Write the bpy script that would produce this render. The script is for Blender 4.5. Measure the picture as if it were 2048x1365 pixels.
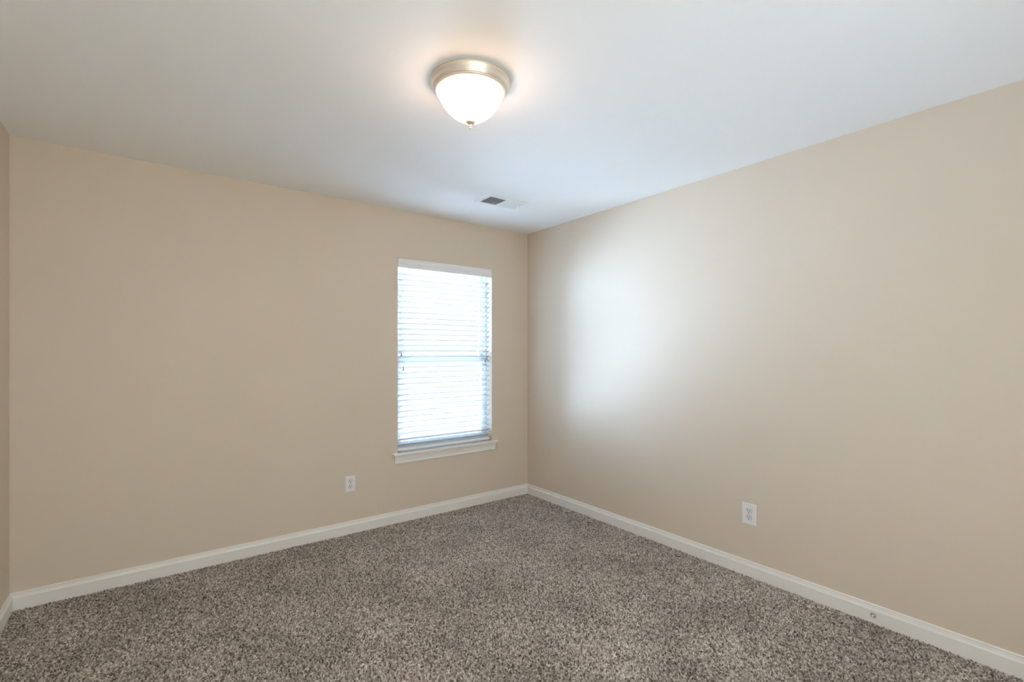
import bpy, bmesh, math
import numpy as np
from mathutils import Vector, Matrix

for o in list(bpy.data.objects):
    bpy.data.objects.remove(o)
scene = bpy.context.scene
COL = scene.collection
R = math.radians

# ------------------------------------------------------------------ camera
cam_data = bpy.data.cameras.new('camera')
cam_data.sensor_fit = 'HORIZONTAL'
cam_data.sensor_width = 36.0
cam_data.lens = 16.81
cam_data.shift_y = (705.0 - 682.5) / 2048.0
cam_data.clip_start = 0.02
cam = bpy.data.objects.new('camera', cam_data)
cam.location = (-2.8372, -3.5132, 1.3262)
cam.rotation_euler = (R(90), 0, -R(37.067))
COL.objects.link(cam)
scene.camera = cam

# ------------------------------------------------------------------ sky, exposure
SKY, SKY_COL = 1.15, (0.95, 0.99, 1.0, 1)             # hazy white sky
LAMP, LAMP_COL = 16.5, (1.0, 0.68, 0.47, 1)       # emission of the frosted glass shade
SUN, SUN_COL = 43.0, (1.0, 0.98, 0.96)             # sun behind the house, lighting the added shade that fills the room
DAY, DAY_COL = 100.0, (0.54, 0.73, 1.0)           # broad daylight from the sky in front of the window
UP_FILL, UP_FILL_COL = 36.0, (0.60, 0.77, 1.0)      # added lamp shining up through the blind; no ground sends this light
SHADE_T = (0.40, 0.40, 0.40, 1)                   # light passing through the added roller shade behind the viewer
SHADE_R = (0.45, 0.43, 0.38, 1)
world = bpy.data.worlds.new('overcast_sky')
scene.world = world
world.use_nodes = True
wn = world.node_tree.nodes
wn['Background'].inputs['Color'].default_value = SKY_COL
wn['Background'].inputs['Strength'].default_value = SKY
def sun_lamp(name, energy, col, angle, direction):
    d = bpy.data.lights.new(name, 'SUN')
    d.energy = energy
    d.color = col
    d.angle = angle
    o = bpy.data.objects.new(name, d)
    o.rotation_euler = Vector(direction).to_track_quat('-Z', 'Y').to_euler()
    COL.objects.link(o)
    return o


sun_lamp('sun', SUN, SUN_COL, R(0.6), (0.0, math.cos(R(42)), -math.sin(R(42))))
sun_lamp('daylight', DAY, DAY_COL, R(110), (0.0, -math.cos(R(25)), -math.sin(R(25))))
a, e = R(60), R(18)
sun_lamp('added_up_fill', UP_FILL, UP_FILL_COL, R(70), (math.sin(a) * math.cos(e), -math.cos(a) * math.cos(e), math.sin(e)))

vs = scene.view_settings
vs.view_transform = 'Standard'
vs.look = 'None'
vs.gamma = 1.0
vs.use_curve_mapping = False
vs.exposure = 0.0
scene.cycles.diffuse_bounces = 8
scene.cycles.max_bounces = 16
scene.cycles.sample_clamp_indirect = 0.0
scene.cycles.transparent_max_bounces = 16

# ------------------------------------------------------------------ materials
def srgb(r, g, b):
    def f(c):
        c /= 255.0
        return c / 12.92 if c <= 0.04045 else ((c + 0.055) / 1.055) ** 2.4
    return (f(r), f(g), f(b), 1)


def mat(name, col, rough=0.5, metal=0.0, spec=0.5, bump=None, vary=None):
    m = bpy.data.materials.new(name)
    m.use_nodes = True
    nt = m.node_tree
    b = nt.nodes['Principled BSDF']
    b.inputs['Base Color'].default_value = col
    b.inputs['Roughness'].default_value = rough
    b.inputs['Metallic'].default_value = metal
    b.inputs['Specular IOR Level'].default_value = spec
    tc = nt.nodes.new('ShaderNodeTexCoord')
    if vary:                                    # (scale, amount): slight uneven colour
        n = nt.nodes.new('ShaderNodeTexNoise')
        n.inputs['Scale'].default_value = vary[0]
        n.inputs['Detail'].default_value = 3
        nt.links.new(tc.outputs['Object'], n.inputs['Vector'])
        mx = nt.nodes.new('ShaderNodeMix')
        mx.data_type = 'RGBA'
        mx.inputs['A'].default_value = tuple(c * (1 - vary[1]) for c in col[:3]) + (1,)
        mx.inputs['B'].default_value = tuple(min(1, c * (1 + vary[1])) for c in col[:3]) + (1,)
        nt.links.new(n.outputs['Fac'], mx.inputs['Factor'])
        nt.links.new(mx.outputs['Result'], b.inputs['Base Color'])
    if bump:                                    # (scale, strength, distance)
        n = nt.nodes.new('ShaderNodeTexNoise')
        n.inputs['Scale'].default_value = bump[0]
        n.inputs['Detail'].default_value = 2
        nt.links.new(tc.outputs['Object'], n.inputs['Vector'])
        bp = nt.nodes.new('ShaderNodeBump')
        bp.inputs['Strength'].default_value = bump[1]
        bp.inputs['Distance'].default_value = bump[2]
        nt.links.new(n.outputs['Fac'], bp.inputs['Height'])
        nt.links.new(bp.outputs['Normal'], b.inputs['Normal'])
    return m


M = {}
M['wall'] = mat('beige_wall_paint', (0.685, 0.592, 0.49, 1), 0.55, spec=0.3, bump=(260, 0.12, 0.001), vary=(1.3, 0.012))
M['ceiling'] = mat('flat_ceiling_paint', (0.89, 0.89, 0.885, 1), 0.9, spec=0.1, bump=(200, 0.12, 0.001), vary=(1.1, 0.01))
M['trim'] = mat('white_trim_paint', (0.82, 0.80, 0.77, 1), 0.32, spec=0.5, vary=(6, 0.015))
M['vinyl'] = mat('shade_toned_vinyl', (0.56, 0.58, 0.595, 1), 0.35, vary=(5, 0.01))  # white vinyl, its colour greyed to stand for shade behind the blind
M['slat'] = mat('white_blind_slat', (0.62, 0.63, 0.64, 1), 0.4, vary=(8, 0.01))
M['rail'] = mat('white_blind_rail', (0.83, 0.84, 0.85, 1), 0.35, vary=(8, 0.01))
M['plate'] = mat('white_plastic', (0.80, 0.79, 0.78, 1), 0.3, vary=(20, 0.01))
M['socket'] = mat('white_socket_plastic', (0.76, 0.755, 0.745, 1), 0.35, vary=(20, 0.01))
M['dark'] = mat('dark_recess', (0.03, 0.028, 0.026, 1), 0.7, vary=(20, 0.05))
M['duct'] = mat('grey_duct_metal', (0.10, 0.105, 0.11, 1), 0.6, vary=(15, 0.1))
M['register'] = mat('white_enamelled_steel', (0.82, 0.82, 0.82, 1), 0.35, vary=(10, 0.01))
M['screw'] = mat('steel_screw', (0.55, 0.54, 0.52, 1), 0.35, metal=1.0, vary=(60, 0.05))
M['nickel'] = mat('brushed_nickel', (0.80, 0.73, 0.64, 1), 0.36, metal=0.6, bump=(300, 0.05, 0.0005), vary=(30, 0.04))
M['cord'] = mat('white_cord', (0.75, 0.75, 0.74, 1), 0.8, vary=(80, 0.05))
M['tassel'] = mat('tan_wood_tassel', (0.30, 0.26, 0.20, 1), 0.45, vary=(60, 0.1))
M['unseen_ground'] = mat('dark_unseen_ground', (0.035, 0.055, 0.02, 1), 0.95, spec=0.1, vary=(3, 0.3))

# frosted glass shade with the lit bulbs behind it
m = bpy.data.materials.new('lit_frosted_glass')
m.use_nodes = True
b = m.node_tree.nodes['Principled BSDF']
b.inputs['Base Color'].default_value = (0.9, 0.88, 0.84, 1)
b.inputs['Roughness'].default_value = 0.3
b.inputs['Emission Color'].default_value = LAMP_COL
b.inputs['Emission Strength'].default_value = LAMP
M['shade'] = m

# window glass: clear, with a faint reflection
m = bpy.data.materials.new('window_glass')
m.use_nodes = True
nt = m.node_tree
nt.nodes.remove(nt.nodes['Principled BSDF'])
tr = nt.nodes.new('ShaderNodeBsdfTransparent')
tr.inputs['Color'].default_value = (0.93, 0.96, 0.96, 1)
gl = nt.nodes.new('ShaderNodeBsdfGlossy')
gl.inputs['Roughness'].default_value = 0.02
fr = nt.nodes.new('ShaderNodeFresnel')
fr.inputs['IOR'].default_value = 1.45
mx = nt.nodes.new('ShaderNodeMixShader')
nt.links.new(fr.outputs[0], mx.inputs[0])
nt.links.new(tr.outputs[0], mx.inputs[1])
nt.links.new(gl.outputs[0], mx.inputs[2])
nt.links.new(mx.outputs[0], nt.nodes['Material Output'].inputs['Surface'])
M['glass'] = m

# light filtering fabric of the added roller shade
m = bpy.data.materials.new('cream_fill_fabric')
m.use_nodes = True
nt = m.node_tree
nt.nodes.remove(nt.nodes['Principled BSDF'])
tl = nt.nodes.new('ShaderNodeBsdfTranslucent')
tl.inputs['Color'].default_value = SHADE_T
df = nt.nodes.new('ShaderNodeBsdfDiffuse')
df.inputs['Color'].default_value = SHADE_R
ad = nt.nodes.new('ShaderNodeAddShader')
nt.links.new(tl.outputs[0], ad.inputs[0])
nt.links.new(df.outputs[0], ad.inputs[1])
nt.links.new(ad.outputs[0], nt.nodes['Material Output'].inputs['Surface'])
M['fill_fabric'] = m

# carpet: every tuft has its own shade of taupe yarn (attribute "yarn"), plus soft brushed patches
m = bpy.data.materials.new('taupe_frieze_carpet')
m.use_nodes = True
nt = m.node_tree
b = nt.nodes['Principled BSDF']
b.inputs['Roughness'].default_value = 0.95
b.inputs['Specular IOR Level'].default_value = 0.1
b.inputs['Sheen Weight'].default_value = 0.15
at = nt.nodes.new('ShaderNodeAttribute')
at.attribute_name = 'yarn'
rp = nt.nodes.new('ShaderNodeValToRGB')
els = rp.color_ramp.elements
els[0].position = 0.0
els[0].color = (0.048, 0.037, 0.029, 1)
els[1].position = 1.0
els[1].color = (0.792, 0.733, 0.678, 1)
for p, c in ((0.22, (0.123, 0.100, 0.081, 1)), (0.5, (0.284, 0.246, 0.217, 1)), (0.8, (0.503, 0.450, 0.405, 1))):
    e = els.new(p)
    e.color = c
nt.links.new(at.outputs['Fac'], rp.inputs['Fac'])
tc = nt.nodes.new('ShaderNodeTexCoord')
nz = nt.nodes.new('ShaderNodeTexNoise')
nz.inputs['Scale'].default_value = 2.7
nz.inputs['Detail'].default_value = 4
nt.links.new(tc.outputs['Object'], nz.inputs['Vector'])
mr = nt.nodes.new('ShaderNodeMapRange')
mr.inputs['From Min'].default_value = 0.3
mr.inputs['From Max'].default_value = 0.7
mr.inputs['To Min'].default_value = 0.82
mr.inputs['To Max'].default_value = 1.20
nt.links.new(nz.outputs['Fac'], mr.inputs['Value'])
vm = nt.nodes.new('ShaderNodeVectorMath')
vm.operation = 'SCALE'
nt.links.new(rp.outputs['Color'], vm.inputs[0])
nt.links.new(mr.outputs['Result'], vm.inputs['Scale'])
nt.links.new(vm.outputs[0], b.inputs['Base Color'])
M['carpet'] = m

# ------------------------------------------------------------------ mesh helpers
def obj(name, bm, material, parent=None, smooth=False, **props):
    me = bpy.data.meshes.new(name)
    bmesh.ops.recalc_face_normals(bm, faces=bm.faces)
    bm.to_mesh(me)
    bm.free()
    me.materials.append(M[material])
    if smooth:
        for p in me.polygons:
            p.use_smooth = True
        me.set_sharp_from_angle(angle=R(35))
    o = bpy.data.objects.new(name, me)
    COL.objects.link(o)
    if parent is not None:
        o.parent = parent
    for k, v in props.items():
        o[k] = v
    return o


def thing(name, label, category, loc=(0, 0, 0), rotz=0.0, group=None):
    o = bpy.data.objects.new(name, None)
    o.empty_display_size = 0.1
    o.location = loc
    o.rotation_euler = (0, 0, rotz)
    COL.objects.link(o)
    o['label'] = label
    o['category'] = category
    if group:
        o['group'] = group
    return o


def box(bm, x0, x1, y0, y1, z0, z1, bevel=0.0):
    r = bmesh.ops.create_cube(bm, size=1.0)
    vv = r['verts']
    for v in vv:
        v.co = Vector(((x0 + x1) / 2 + v.co.x * (x1 - x0), (y0 + y1) / 2 + v.co.y * (y1 - y0), (z0 + z1) / 2 + v.co.z * (z1 - z0)))
    if bevel:
        es = list({e for v in vv for e in v.link_edges})
        bmesh.ops.bevel(bm, geom=es, offset=bevel, segments=2, profile=0.6, affect='EDGES')
    return vv


def lathe(bm, prof, seg=64, centre=(0, 0, 0), axis='Z'):
    """prof: list of (radius, height). Radius 0 makes a pole."""
    rings = []
    for r, h in prof:
        if r < 1e-6:
            rings.append([bm.verts.new((0, 0, h))])
        else:
            rings.append([bm.verts.new((r * math.cos(2 * math.pi * i / seg), r * math.sin(2 * math.pi * i / seg), h)) for i in range(seg)])
    new = [v for g in rings for v in g]
    for a, c in zip(rings[:-1], rings[1:]):
        for i in range(seg):
            j = (i + 1) % seg
            if len(a) == 1 and len(c) == 1:
                continue
            if len(a) == 1:
                bm.faces.new((a[0], c[i], c[j]))
            elif len(c) == 1:
                bm.faces.new((a[i], c[0], a[j]))
            else:
                bm.faces.new((a[i], c[i], c[j], a[j]))
    if axis == 'Y':                             # lathe axis pointing to -Y (out of a wall at y=0)
        mtx = Matrix.Rotation(R(90), 4, 'X')
    else:
        mtx = Matrix.Identity(4)
    for v in new:
        v.co = mtx @ v.co + Vector(centre)
    return new


def prism(bm, prof, a, bpt, ends=(0.0, 0.0)):
    """Sweep a closed profile of (offset, z) from x=a to x=bpt; offset points to -Y; ends: mitre factor at each end."""
    n = len(prof)
    A = [bm.verts.new((a + ends[0] * d, -d, z)) for d, z in prof]
    B = [bm.verts.new((bpt - ends[1] * d, -d, z)) for d, z in prof]
    for i in range(n):
        j = (i + 1) % n
        bm.faces.new((A[i], B[i], B[j], A[j]))
    bm.faces.new(A)
    bm.faces.new(B)
    return A + B


def frame(bm, o, i, y0, y1):
    """Rectangular ring in the XZ plane; o, i = (x0, x1, z0, z1) outer and inner."""
    def ring(r, y):
        x0, x1, z0, z1 = r
        return [bm.verts.new(p) for p in ((x0, y, z0), (x1, y, z0), (x1, y, z1), (x0, y, z1))]
    of, inf, ob, ib = ring(o, y0), ring(i, y0), ring(o, y1), ring(i, y1)
    for k in range(4):
        j = (k + 1) % 4
        bm.faces.new((of[k], of[j], inf[j], inf[k]))
        bm.faces.new((ob[k], ib[k], ib[j], ob[j]))
        bm.faces.new((of[k], ob[k], ob[j], of[j]))
        bm.faces.new((inf[k], inf[j], ib[j], ib[k]))


def tube(bm, pts, r, seg=8):
    pts = [Vector(p) for p in pts]
    rings = []
    for k, p in enumerate(pts):
        d = (pts[min(k + 1, len(pts) - 1)] - pts[max(k - 1, 0)]).normalized()
        u = d.orthogonal().normalized()
        w = d.cross(u)
        rings.append([bm.verts.new(p + u * r * math.cos(2 * math.pi * i / seg) + w * r * math.sin(2 * math.pi * i / seg)) for i in range(seg)])
    for a, c in zip(rings[:-1], rings[1:]):
        for i in range(seg):
            bm.faces.new((a[i], a[(i + 1) % seg], c[(i + 1) % seg], c[i]))
    bm.faces.new(rings[0])
    bm.faces.new(rings[-1])


def turn(bm, verts, mtx):
    for v in verts:
        v.co = mtx @ v.co


# ------------------------------------------------------------------ room shell
XL, YF, H = -3.416, -4.22, 2.44                  # left wall, wall behind the camera, ceiling height
T = 0.14
WX0, WX1, WZ0, WZ1 = -1.301, -0.410, 0.519, 2.067    # window opening (stool top is at 0.538)


def struct(name, bm, m, **kw):
    return obj(name, bm, m, kind='structure', **kw)


bm = bmesh.new()
frame(bm, (XL - T, T, -0.1, H), (WX0, WX1, WZ0, WZ1), 0.0, T)
struct('wall_back', bm, 'wall', label='beige wall with the window in it')
bm = bmesh.new(); box(bm, 0, T, YF - T, 0, -0.1, H)
struct('wall_right', bm, 'wall', label='long beige wall to the right of the corner')
bm = bmesh.new(); box(bm, XL - T, XL, YF - T, 0, -0.1, H)
struct('wall_left', bm, 'wall', label='beige wall at the left edge of the view')
W2 = (-3.30, -1.40, 0.10, 2.34)                 # opening of a window added behind the viewer as fill light
bm = bmesh.new(); frame(bm, (XL, 0, -0.1, H), W2, YF - T, YF)
struct('wall_front', bm, 'wall', label='beige wall behind the viewer')
bm = bmesh.new(); box(bm, XL - T, T, YF - T, T, H, H + 0.12)
struct('ceiling', bm, 'ceiling', label='flat white ceiling')
bm = bmesh.new(); box(bm, -20, 18, -24, 3.0, -3.12, -3.0)  # unseen; lowered and cut short so the upward lamp reaches the window
struct('unseen_ground', bm, 'unseen_ground', label='unseen ground outside, made dark, low and short to suit the light')

# carpeted floor: a fine grid shaped into individual tufts (finer in the half of the room nearer the window corner)
CELL = 0.0070
FC = -4.10                                       # tufts are modelled this far back, the pile behind is plain
fx0, fx1, fy0, fy1 = XL + 0.004, -0.004, FC, -0.004
rng = np.random.default_rng(7)
cx, cy = int((fx1 - fx0) / CELL) + 3, int((fy1 - fy0) / CELL) + 3
px = (rng.uniform(0.05, 0.95, (cx, cy)) + np.arange(cx)[:, None] - 1) * CELL + fx0
py = (rng.uniform(0.05, 0.95, (cx, cy)) + np.arange(cy)[None, :] - 1) * CELL + fy0
th = rng.uniform(0.62, 1.0, (cx, cy))
ty = rng.beta(2.4, 1.5, (cx, cy))


def pile(step, keep):
    """A jittered grid over the floor, shaped into domed tufts; keep(x, y) picks the quads by their centre."""
    nx, ny = int((fx1 - fx0) / step) + 1, int((fy1 - fy0) / step) + 1
    gx, gy = np.meshgrid(np.linspace(fx0, fx1, nx), np.linspace(fy0, fy1, ny))
    idx = np.arange(nx * ny).reshape(ny, nx)
    q = np.stack([idx[:-1, :-1], idx[:-1, 1:], idx[1:, 1:], idx[1:, :-1]], -1).reshape(-1, 4)
    gx, gy = gx.ravel(), gy.ravel()
    q = q[keep(gx[q].mean(1), gy[q].mean(1))]
    used, inv = np.unique(q, return_inverse=True)
    q = inv.reshape(-1, 4)
    gx, gy = gx[used], gy[used]
    gx = np.clip(gx + rng.uniform(-0.3, 0.3, gx.size) * step, fx0, fx1)
    gy = np.clip(gy + rng.uniform(-0.3, 0.3, gy.size) * step, fy0, fy1)
    ci = np.clip(((gx - fx0) / CELL).astype(int) + 1, 1, cx - 2)
    cj = np.clip(((gy - fy0) / CELL).astype(int) + 1, 1, cy - 2)
    best = np.full(gx.shape, 1e9); hh = np.zeros(gx.shape); yy = np.zeros(gx.shape)
    for di in (-1, 0, 1):
        for dj in (-1, 0, 1):
            a, c = ci + di, cj + dj
            d2 = (gx - px[a, c]) ** 2 + (gy - py[a, c]) ** 2
            w = d2 < best
            best = np.where(w, d2, best)
            hh = np.where(w, th[a, c], hh)
            yy = np.where(w, ty[a, c], yy)
    dome = np.clip(1 - best / (0.0049 ** 2), 0, 1)
    gz = -0.0145 + 0.0165 * hh * dome ** 0.6 + rng.uniform(-0.0006, 0.0006, gx.shape)
    yarn = np.clip(yy + rng.normal(0, 0.09, gx.shape), 0, 1)
    return np.stack([gx, gy, gz], -1), q, yarn


def near_corner(x, y):                           # beyond a diagonal across the room
    return 0.605 * (x + 3.32) + 0.797 * (y + 0.745) > -0.30


v1, q1, y1 = pile(0.0025, near_corner)
v2, q2, y2 = pile(0.0050, lambda x, y: ~near_corner(x - 0.004, y - 0.004))
yb = YF + 0.002
slab = np.array([[fx0, yb, -0.1], [fx1, yb, -0.1], [fx1, fy1, -0.1], [fx0, fy1, -0.1],
                 [fx0, yb, -0.016], [fx1, yb, -0.016], [fx1, fy1, -0.016], [fx0, fy1, -0.016],
                 [fx0, yb, -0.004], [fx1, yb, -0.004], [fx1, fy0, -0.004], [fx0, fy0, -0.004]])
sq = np.array([[0, 3, 2, 1], [4, 5, 6, 7], [0, 1, 5, 4], [1, 2, 6, 5], [2, 3, 7, 6], [3, 0, 4, 7], [8, 9, 10, 11]])
co = np.concatenate([v1, v2, slab]).astype(np.float32)
quads = np.concatenate([q1, q2 + len(v1), sq + len(v1) + len(v2)]).astype(np.int32)
yarn = np.concatenate([y1, y2, np.zeros(8), np.full(4, 0.42)]).astype(np.float32)
me = bpy.data.meshes.new('floor')
me.vertices.add(len(co)); me.vertices.foreach_set('co', co.ravel())
me.loops.add(quads.size); me.loops.foreach_set('vertex_index', quads.ravel())
me.polygons.add(len(quads))
me.polygons.foreach_set('loop_start', np.arange(0, quads.size, 4, dtype=np.int32))
me.update(calc_edges=True)
att = me.attributes.new('yarn', 'FLOAT', 'POINT')
att.data.foreach_set('value', yarn)
me.polygons.foreach_set('use_smooth', np.ones(len(quads), dtype=bool))
me.materials.append(M['carpet'])
fl = bpy.data.objects.new('floor', me)
COL.objects.link(fl)
fl['kind'] = 'structure'
fl['label'] = 'floor covered wall to wall in speckled taupe carpet'

# baseboards: flat board with a sloped, beaded top
BB = [(0, -0.015), (0.0135, -0.015), (0.0135, 0.0595), (0.0125, 0.0615), (0.0084, 0.0690), (0.0070, 0.0750), (0.0062, 0.0760),
      (0.0058, 0.0772), (0.0058, 0.0800), (0.0070, 0.0808), (0.0068, 0.0845), (0.0046, 0.0874), (0.0025, 0.0880), (0, 0.0880)]
bm = bmesh.new(); prism(bm, BB, XL, 0.0, (1, 1))
struct('baseboard_back', bm, 'trim', label='white baseboard along the window wall')
bm = bmesh.new()
turn(bm, prism(bm, BB, 0, -YF, (1, 1)), Matrix(((0, 1, 0, 0), (-1, 0, 0, 0), (0, 0, 1, 0), (0, 0, 0, 1))))
struct('baseboard_right', bm, 'trim', label='white baseboard along the right wall')
bm = bmesh.new()
turn(bm, prism(bm, BB, 0, -YF, (1, 1)), Matrix.Translation((XL, YF, 0)) @ Matrix(((0, -1, 0, 0), (1, 0, 0, 0), (0, 0, 1, 0), (0, 0, 0, 1))))
struct('baseboard_left', bm, 'trim', label='white baseboard along the left wall')

# ------------------------------------------------------------------ window
win = bpy.data.objects.new('window_1', None)
COL.objects.link(win)
win['kind'] = 'structure'
win['label'] = 'tall narrow white window behind the blind, greyed to look shaded'
FY0, FY1 = 0.078, T
bm = bmesh.new()
frame(bm, (WX0, WX1, 0.538, WZ1), (WX0 + 0.022, WX1 - 0.022, 0.560, WZ1 - 0.022), FY0, FY1)
obj('window_frame', bm, 'vinyl', win)
ix0, ix1 = WX0 + 0.0225, WX1 - 0.0225
low = (ix0, ix1, 0.5605, 1.288)
upp = (ix0, ix1, 1.250, WZ1 - 0.0225)
lowi = (ix0 + 0.036, ix1 - 0.036, 0.612, 1.248)
uppi = (ix0 + 0.036, ix1 - 0.036, 1.286, WZ1 - 0.060)
for nm, o_, i_, y0 in (('lower_sash', low, lowi, 0.084), ('upper_sash', upp, uppi, 0.112)):
    bm = bmesh.new()
    frame(bm, o_, i_, y0, y0 + 0.025)
    s = obj(nm, bm, 'vinyl', win)
    bm = bmesh.new()
    box(bm, i_[0] - 0.003, i_[1] + 0.003, y0 + 0.011, y0 + 0.0145, i_[2] - 0.003, i_[3] + 0.003)
    obj('pane', bm, 'glass', s)
w2 = bpy.data.objects.new('added_window', None)
COL.objects.link(w2)
w2['kind'] = 'structure'
w2['label'] = 'wide white window added behind the viewer to fill the room with light'
bm = bmesh.new()
frame(bm, W2, (W2[0] + 0.05, W2[1] - 0.05, W2[2] + 0.05, W2[3] - 0.05), YF - T, YF - 0.07)
box(bm, -2.375, -2.325, YF - 0.12, YF - 0.08, W2[2] + 0.04, W2[3] - 0.04)
obj('window_frame', bm, 'vinyl', w2)
bm = bmesh.new()
box(bm, W2[0] + 0.045, W2[1] - 0.045, YF - 0.102, YF - 0.098, W2[2] + 0.045, W2[3] - 0.045)
obj('pane', bm, 'glass', w2)
# cream roller shade added over it, glowing in the sun to fill the room
rs = thing('added_shade', 'cream roller shade added over the window behind the viewer as fill light', 'roller shade', (-2.35, YF + 0.03, 2.38))
bm = bmesh.new()
f_ = [bm.verts.new(p) for p in ((-0.99, 0, -2.31), (0.99, 0, -2.31), (0.99, 0, -0.01), (-0.99, 0, -0.01))]
bm.faces.new(f_)
obj('fabric', bm, 'fill_fabric', rs)
bm = bmesh.new(); box(bm, -0.99, 0.99, -0.006, 0.006, -2.335, -2.31, 0.002)
obj('hem_bar', bm, 'trim', rs)
bm = bmesh.new()
turn(bm, lathe(bm, [(0, -1.0), (0.024, -1.0), (0.024, 1.0), (0, 1.0)], 24), Matrix.Translation((0, 0.0, 0.012)) @ Matrix.Rotation(R(90), 4, 'Y'))
obj('roller', bm, 'trim', rs, smooth=True)
# stool with horns and a rounded nose, apron under it
bm = bmesh.new()
vs_ = [(WX0, FY0), (WX0, 0.0), (-1.345, 0.0), (-1.345, -0.030), (-0.360, -0.030), (-0.360, 0.0), (WX1, 0.0), (WX1, FY0)]
top = [bm.verts.new((x, y, 0.538)) for x, y in vs_]
botm = [bm.verts.new((x, y, 0.519)) for x, y in vs_]
bm.faces.new(top); bm.faces.new(botm)
for k in range(8):
    bm.faces.new((top[k], top[(k + 1) % 8], botm[(k + 1) % 8], botm[k]))
bm.edges.ensure_lookup_table()
bmesh.ops.bevel(bm, geom=[e for e in bm.edges if all(v.co.y < -0.029 for v in e.verts)], offset=0.0045, segments=3, profile=0.5, affect='EDGES')
obj('window_sill', bm, 'trim', win, smooth=True)
AP = [(0, 0.519), (0.0150, 0.519), (0.0150, 0.513), (0.0128, 0.511), (0.0120, 0.496), (0.0095, 0.480), (0.0090, 0.470), (0.0105, 0.467),
      (0.0105, 0.460), (0.0090, 0.457), (0, 0.457)]
bm = bmesh.new(); prism(bm, AP, -1.328, -0.377, (0, 0))
obj('apron', bm, 'trim', win)

# ------------------------------------------------------------------ blind
blind = thing('window_blind', 'white two inch slat blind hanging in the window', 'window blind', ((WX0 + WX1) / 2, 0.04, 2.066))
BL = Vector(blind.location)


def bobj(name, bm, m, parent=None, **kw):
    """Meshes are written in room coordinates and moved to the blind's own origin."""
    for v in bm.verts:
        v.co -= BL
    return obj(name, bm, m, parent or blind, **kw)


SX0, SX1 = WX0 + 0.008, WX1 - 0.012
VL = [(-0.010, 2.065), (0.002, 2.065), (0.003, 2.060), (0.0005, 2.055), (-0.001, 2.046), (-0.0005, 2.040), (0.003, 2.036), (0.0035, 2.026),
      (0.0005, 2.021), (-0.001, 2.011), (0.0005, 2.004), (0.003, 2.001), (0.003, 1.992), (0.001, 1.990), (-0.010, 1.990)]
bm = bmesh.new(); prism(bm, VL, WX0 + 0.004, WX1 - 0.001)
bobj('valance', bm, 'rail')
bm = bmesh.new(); box(bm, SX0, SX1, 0.016, 0.064, 2.012, 2.062, 0.002)
bobj('headrail', bm, 'rail')
# slats: shallow arched section, room side edge raised
TILT = R(27)
PITCH, Z0, NS = 0.0434, 0.600, 32
SW = 0.050
YC = 0.0165 + SW * math.cos(TILT) / 2
bm = bmesh.new()
for k in range(NS):
    zf = Z0 + k * PITCH                            # height of the raised front edge
    zc = zf - SW * math.sin(TILT) / 2
    ring = []
    for s, sg in ((0.0014, 1), (-0.0014, -1)):
        for q in range(7):
            t = (q / 6 - 0.5) * sg
            u, w = t * SW, s + 0.0022 * (1 - 4 * t * t)
            ring.append((YC + u * math.cos(TILT) + w * math.sin(TILT), zc - u * math.sin(TILT) + w * math.cos(TILT)))
    A = [bm.verts.new((SX0, y, z)) for y, z in ring]
    B = [bm.verts.new((SX1, y, z)) for y, z in ring]
    for i in range(14):
        bm.faces.new((A[i], B[i], B[(i + 1) % 14], A[(i + 1) % 14]))
    bm.faces.new(A); bm.faces.new(B)
bobj('slats', bm, 'slat', smooth=True)
bm = bmesh.new(); box(bm, SX0, SX1, 0.014, 0.064, 0.550, 0.571, 0.003)
bobj('bottom_rail', bm, 'rail', smooth=True)
# ladder strings and lift cords
for x in (-1.187, -0.959, -0.731, -0.506):
    bm = bmesh.new()
    for y in (0.0135, 0.0135 + SW * math.cos(TILT) + 0.006):
        tube(bm, [(x, y, 0.572), (x, y, 2.012)], 0.0009, 6)
    for k in range(NS):
        zf = Z0 + k * PITCH
        tube(bm, [(x, 0.0135, zf - 0.002), (x, 0.0135 + SW * math.cos(TILT) + 0.006, zf - 0.0045 - (SW + 0.004) * math.sin(TILT))], 0.0006, 4)
    bobj('ladder_string', bm, 'cord')
# tilt cords at the left, lift cords at the right, each ending in a turned tassel
TASSEL = [(0, 0.001), (0.0030, 0.0), (0.0040, -0.004), (0.0034, -0.011), (0.0030, -0.014), (0.0052, -0.022), (0.0064, -0.029), (0.0056, -0.0335), (0, -0.0345)]
for nm, x, z, dx in (('tilt_cord', -1.268, 1.326, 0), ('tilt_cord', -1.252, 1.213, 0), ('lift_cord', -0.459, 1.291, 0.006), ('lift_cord', -0.476, 1.272, -0.004)):
    bm = bmesh.new()
    tube(bm, [(x - dx, 0.0040, 1.996), (x - dx * 0.4, 0.0050, (z + 2) / 2), (x, 0.0050, z)], 0.0009, 6)
    c = bobj(nm, bm, 'cord')
    bm = bmesh.new()
    lathe(bm, TASSEL, 20, (x, 0.0050, z))
    bobj('tassel', bm, 'tassel', c, smooth=True)
    if nm == 'lift_cord' and dx > 0:
        bm = bmesh.new()
        lathe(bm, [(0, 0.014), (0.003, 0.013), (0.004, 0.004), (0.0032, 0.0), (0.0045, -0.006), (0.0038, -0.012), (0, -0.013)], 16, (x - dx * 0.9, 0.0045, 1.925))
        bobj('cord_stop', bm, 'tassel', c, smooth=True)

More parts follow.
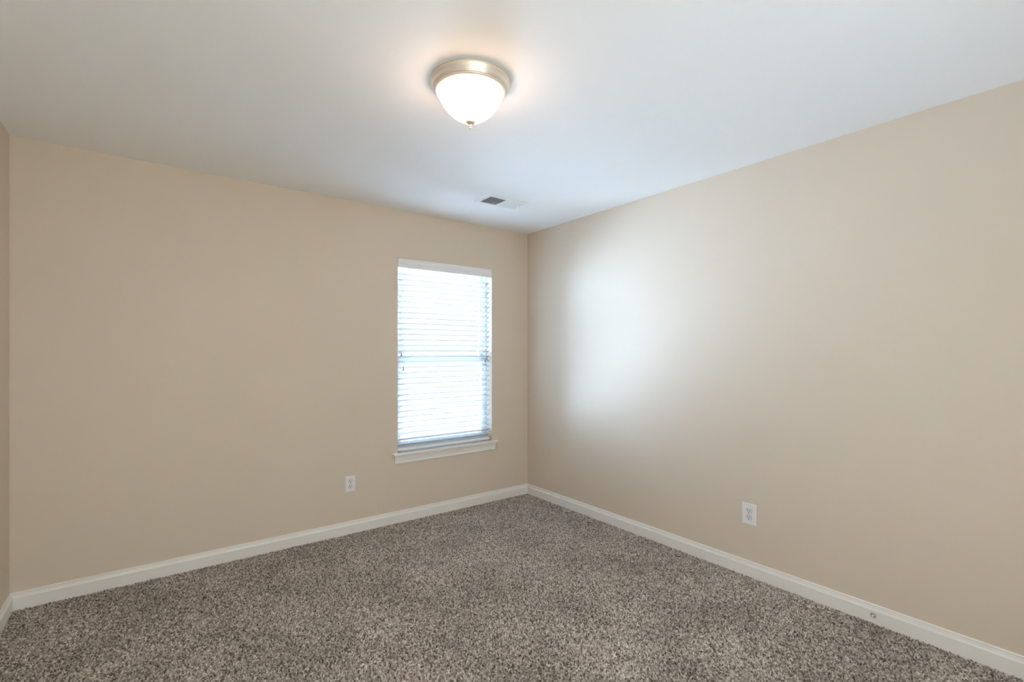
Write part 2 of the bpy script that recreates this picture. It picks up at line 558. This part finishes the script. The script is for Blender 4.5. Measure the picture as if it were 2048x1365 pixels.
# ------------------------------------------------------------------ ceiling light
lamp = thing('ceiling_light', 'round flush mount ceiling light with a lit frosted glass bowl', 'ceiling light', (-1.786, -1.838, H))
PAN = [(0, -0.001), (0.150, -0.001), (0.1610, -0.001), (0.1622, -0.0035), (0.1600, -0.0055), (0.1615, -0.0065), (0.1638, -0.009), (0.1632, -0.013),
       (0.1600, -0.0165), (0.1568, -0.0225), (0.1545, -0.029), (0.1530, -0.034), (0.1500, -0.0365), (0.1490, -0.039), (0.1470, -0.040),
       (0.1458, -0.044), (0.1425, -0.0465), (0.1400, -0.0475), (0.1365, -0.0475), (0.1360, -0.042), (0, -0.042)]
bm = bmesh.new(); lathe(bm, PAN, 128)
obj('pan', bm, 'nickel', lamp, smooth=True, label='brushed nickel pan ring')
bm = bmesh.new()
dome = [(0.1350, -0.043)]
for k in range(1, 25):
    t = k / 24
    ang = t * math.pi / 2
    r = 0.1350 * (0.70 * math.cos(ang) + 0.30 * (1 - t))
    dome.append((r if k < 24 else 0.0, -0.043 - 0.124 * (0.80 * math.sin(ang) + 0.20 * t)))
lathe(bm, dome, 128)
obj('glass_shade', bm, 'shade', lamp, smooth=True, label='glowing frosted white glass bowl')
bm = bmesh.new()
lathe(bm, [(0, -0.160), (0.0185, -0.1625), (0.0195, -0.1650), (0.0175, -0.1690), (0.0110, -0.1725), (0.0075, -0.1750), (0.0058, -0.1780), (0.0080, -0.1800),
           (0.0082, -0.1830), (0.0060, -0.1860), (0.0055, -0.1880), (0.0068, -0.1900), (0.0058, -0.1930), (0.0025, -0.1950), (0, -0.1953)], 32)
obj('finial', bm, 'nickel', lamp, smooth=True, label='small nickel finial under the bowl')

# ------------------------------------------------------------------ ceiling air register
VX0, VX1, VY0, VY1 = -0.945, -0.591, -0.754, -0.541
vent = thing('air_vent', 'white metal air register with two louver banks set in the ceiling', 'air vent', ((VX0 + VX1) / 2, (VY0 + VY1) / 2, H))
hx, hy = (VX1 - VX0) / 2, (VY1 - VY0) / 2
vcx, vcy = vent.location.x, vent.location.y
banks = ((-0.906 - vcx, -0.768 - vcx), (-0.756 - vcx, -0.618 - vcx))
bY0, bY1 = -0.706 - vcy, -0.568 - vcy
# face plate: bevelled rim, two openings
bm = bmesh.new()
xs = [-hx + 0.008, banks[0][0], banks[0][1], banks[1][0], banks[1][1], hx - 0.008]
ys = [-hy + 0.008, bY0, bY1, hy - 0.008]
g = [[bm.verts.new((x, y, -0.006)) for y in ys] for x in xs]
for i in range(5):
    for j in range(3):
        if j == 1 and i in (1, 3):
            continue
        bm.faces.new((g[i][j], g[i + 1][j], g[i + 1][j + 1], g[i][j + 1]))
e0 = [bm.verts.new(p) for p in ((-hx, -hy, 0), (hx, -hy, 0), (hx, hy, 0), (-hx, hy, 0))]
top_edges = [[g[i][0] for i in range(6)], [g[5][j] for j in range(4)], [g[i][3] for i in range(5, -1, -1)], [g[0][j] for j in range(3, -1, -1)]]
for k, row in enumerate(top_edges):
    bm.faces.new([e0[k], e0[(k + 1) % 4]] + row[::-1])
for (i0, i1) in ((1, 2), (3, 4)):
    lp = [g[i0][1], g[i1][1], g[i1][2], g[i0][2]]
    up = [bm.verts.new((v.co.x, v.co.y, -0.0012)) for v in lp]
    for k in range(4):
        bm.faces.new((lp[k], lp[(k + 1) % 4], up[(k + 1) % 4], up[k]))
obj('face_plate', bm, 'register', vent)
for bi, (b0, b1) in enumerate(banks):
    bm = bmesh.new()
    box(bm, b0, b1, bY0, bY1, -0.0010, -0.0004)
    obj('duct_opening', bm, 'duct', vent)
    n = 11
    ang = R(-40) if bi == 0 else R(8)
    for k in range(n):
        x = b0 + (k + 0.5) * (b1 - b0) / n
        bm = bmesh.new()
        vv = box(bm, -0.0046, 0.0046, bY0, bY1, -0.0007, 0.0007)
        turn(bm, vv, Matrix.Translation((x, 0, -0.0045)) @ Matrix.Rotation(ang, 4, 'Y'))
        obj('louver', bm, 'register', vent)
for sx, sy in ((-0.924 - vcx, -0.640 - vcy), (-0.604 - vcx, -0.600 - vcy)):
    bm = bmesh.new()
    lathe(bm, [(0, -0.0085), (0.0025, -0.0083), (0.0036, -0.0072), (0.0038, -0.006), (0, -0.006)], 16, (sx, sy, 0))
    obj('screw', bm, 'screw', vent, smooth=True)
bm = bmesh.new()
box(bm, -0.604 - vcx, -0.596 - vcx, -0.662 - vcy, -0.646 - vcy, -0.020, -0.006, 0.0015)
obj('damper_lever', bm, 'register', vent)

# ------------------------------------------------------------------ wall outlets
def outlet(label, loc, rotz, w, h):
    """Duplex outlet lying on a wall: x along the wall, -y into the room."""
    t = thing('wall_outlet', label, 'wall outlet', loc, rotz, 'duplex wall outlets')
    bm = bmesh.new()
    prof = [(w / 2, 0.0), (w / 2, 0.0030), (w / 2 - 0.0012, 0.0044), (w / 2 - 0.0060, 0.0058)]
    rings = []
    for hw, d in prof:
        hh_ = hw - w / 2 + h / 2
        rings.append([bm.verts.new(p) for p in ((-hw, -d, -hh_), (hw, -d, -hh_), (hw, -d, hh_), (-hw, -d, hh_))])
    for a, c in zip(rings[:-1], rings[1:]):
        for i in range(4):
            bm.faces.new((a[i], a[(i + 1) % 4], c[(i + 1) % 4], c[i]))
    bm.faces.new(rings[0]); bm.faces.new(rings[-1])
    obj('wall_plate', bm, 'plate', t)
    for s in (1, -1):
        zc = s * 0.0195
        # receptacle face: a circle with flat top and bottom, standing proud with a dark joint round it
        def face(rr, cut, d0, d1):
            bm = bmesh.new()
            pts = []
            for k in range(48):
                a = 2 * math.pi * k / 48
                pts.append((rr * math.cos(a), max(-cut, min(cut, rr * math.sin(a)))))
            A = [bm.verts.new((x, -d0, zc + z)) for x, z in pts]
            B = [bm.verts.new((x, -d1, zc + z)) for x, z in pts]
            for i in range(48):
                bm.faces.new((A[i], A[(i + 1) % 48], B[(i + 1) % 48], B[i]))
            bm.faces.new(A); bm.faces.new(B)
            return bm
        obj('joint', face(0.0178, 0.0148, 0.0050, 0.0060), 'dark', t)
        rc = obj('receptacle', face(0.0168, 0.0138, 0.0052, 0.0078), 'socket', t)
        for x0, hz in ((-0.0064, 0.0052), (0.0064, 0.0043)):
            bm = bmesh.new()
            box(bm, x0 - 0.0016, x0 + 0.0016, -0.0080, -0.0074, zc + 0.0030 - hz, zc + 0.0030 + hz)
            obj('slot', bm, 'dark', rc)
        bm = bmesh.new()
        lathe(bm, [(0, 0.0074), (0.0030, 0.0074), (0.0030, 0.0080), (0, 0.0080)], 20, (0, 0, zc - 0.0078), 'Y')
        obj('ground_hole', bm, 'dark', rc)
    bm = bmesh.new()
    lathe(bm, [(0, 0.0055), (0.0030, 0.0056), (0.0028, 0.0066), (0, 0.0070)], 20, (0, 0, 0), 'Y')
    obj('screw', bm, 'screw', t, smooth=True)
    return t


outlet('small white duplex outlet on the window wall, left of the sill', (-1.670, 0, 0.361), 0, 0.0700, 0.1140)
outlet('white duplex outlet with a large plate on the right wall', (0, -2.096, 0.3645), -R(90), 0.0860, 0.1270)

# ------------------------------------------------------------------ small round fitting on the right baseboard
ds = thing('door_stop', 'tiny round white door stop base on the right baseboard', 'door stop', (-0.0135, -2.711, 0.037), -R(90))
bm = bmesh.new()
lathe(bm, [(0, 0.0), (0.0125, 0.0), (0.0128, 0.0025), (0.0110, 0.0042), (0.0085, 0.0030), (0.0070, 0.0026), (0, 0.0026)], 40, (0, 0, 0), 'Y')
obj('rim', bm, 'screw', ds, smooth=True)
bm = bmesh.new()
lathe(bm, [(0, 0.0020), (0.0048, 0.0022), (0.0050, 0.0065), (0.0040, 0.0080), (0.0018, 0.0080), (0.0016, 0.0060), (0, 0.0060)], 32, (0, 0, 0), 'Y')
obj('stud', bm, 'plate', ds, smooth=True)
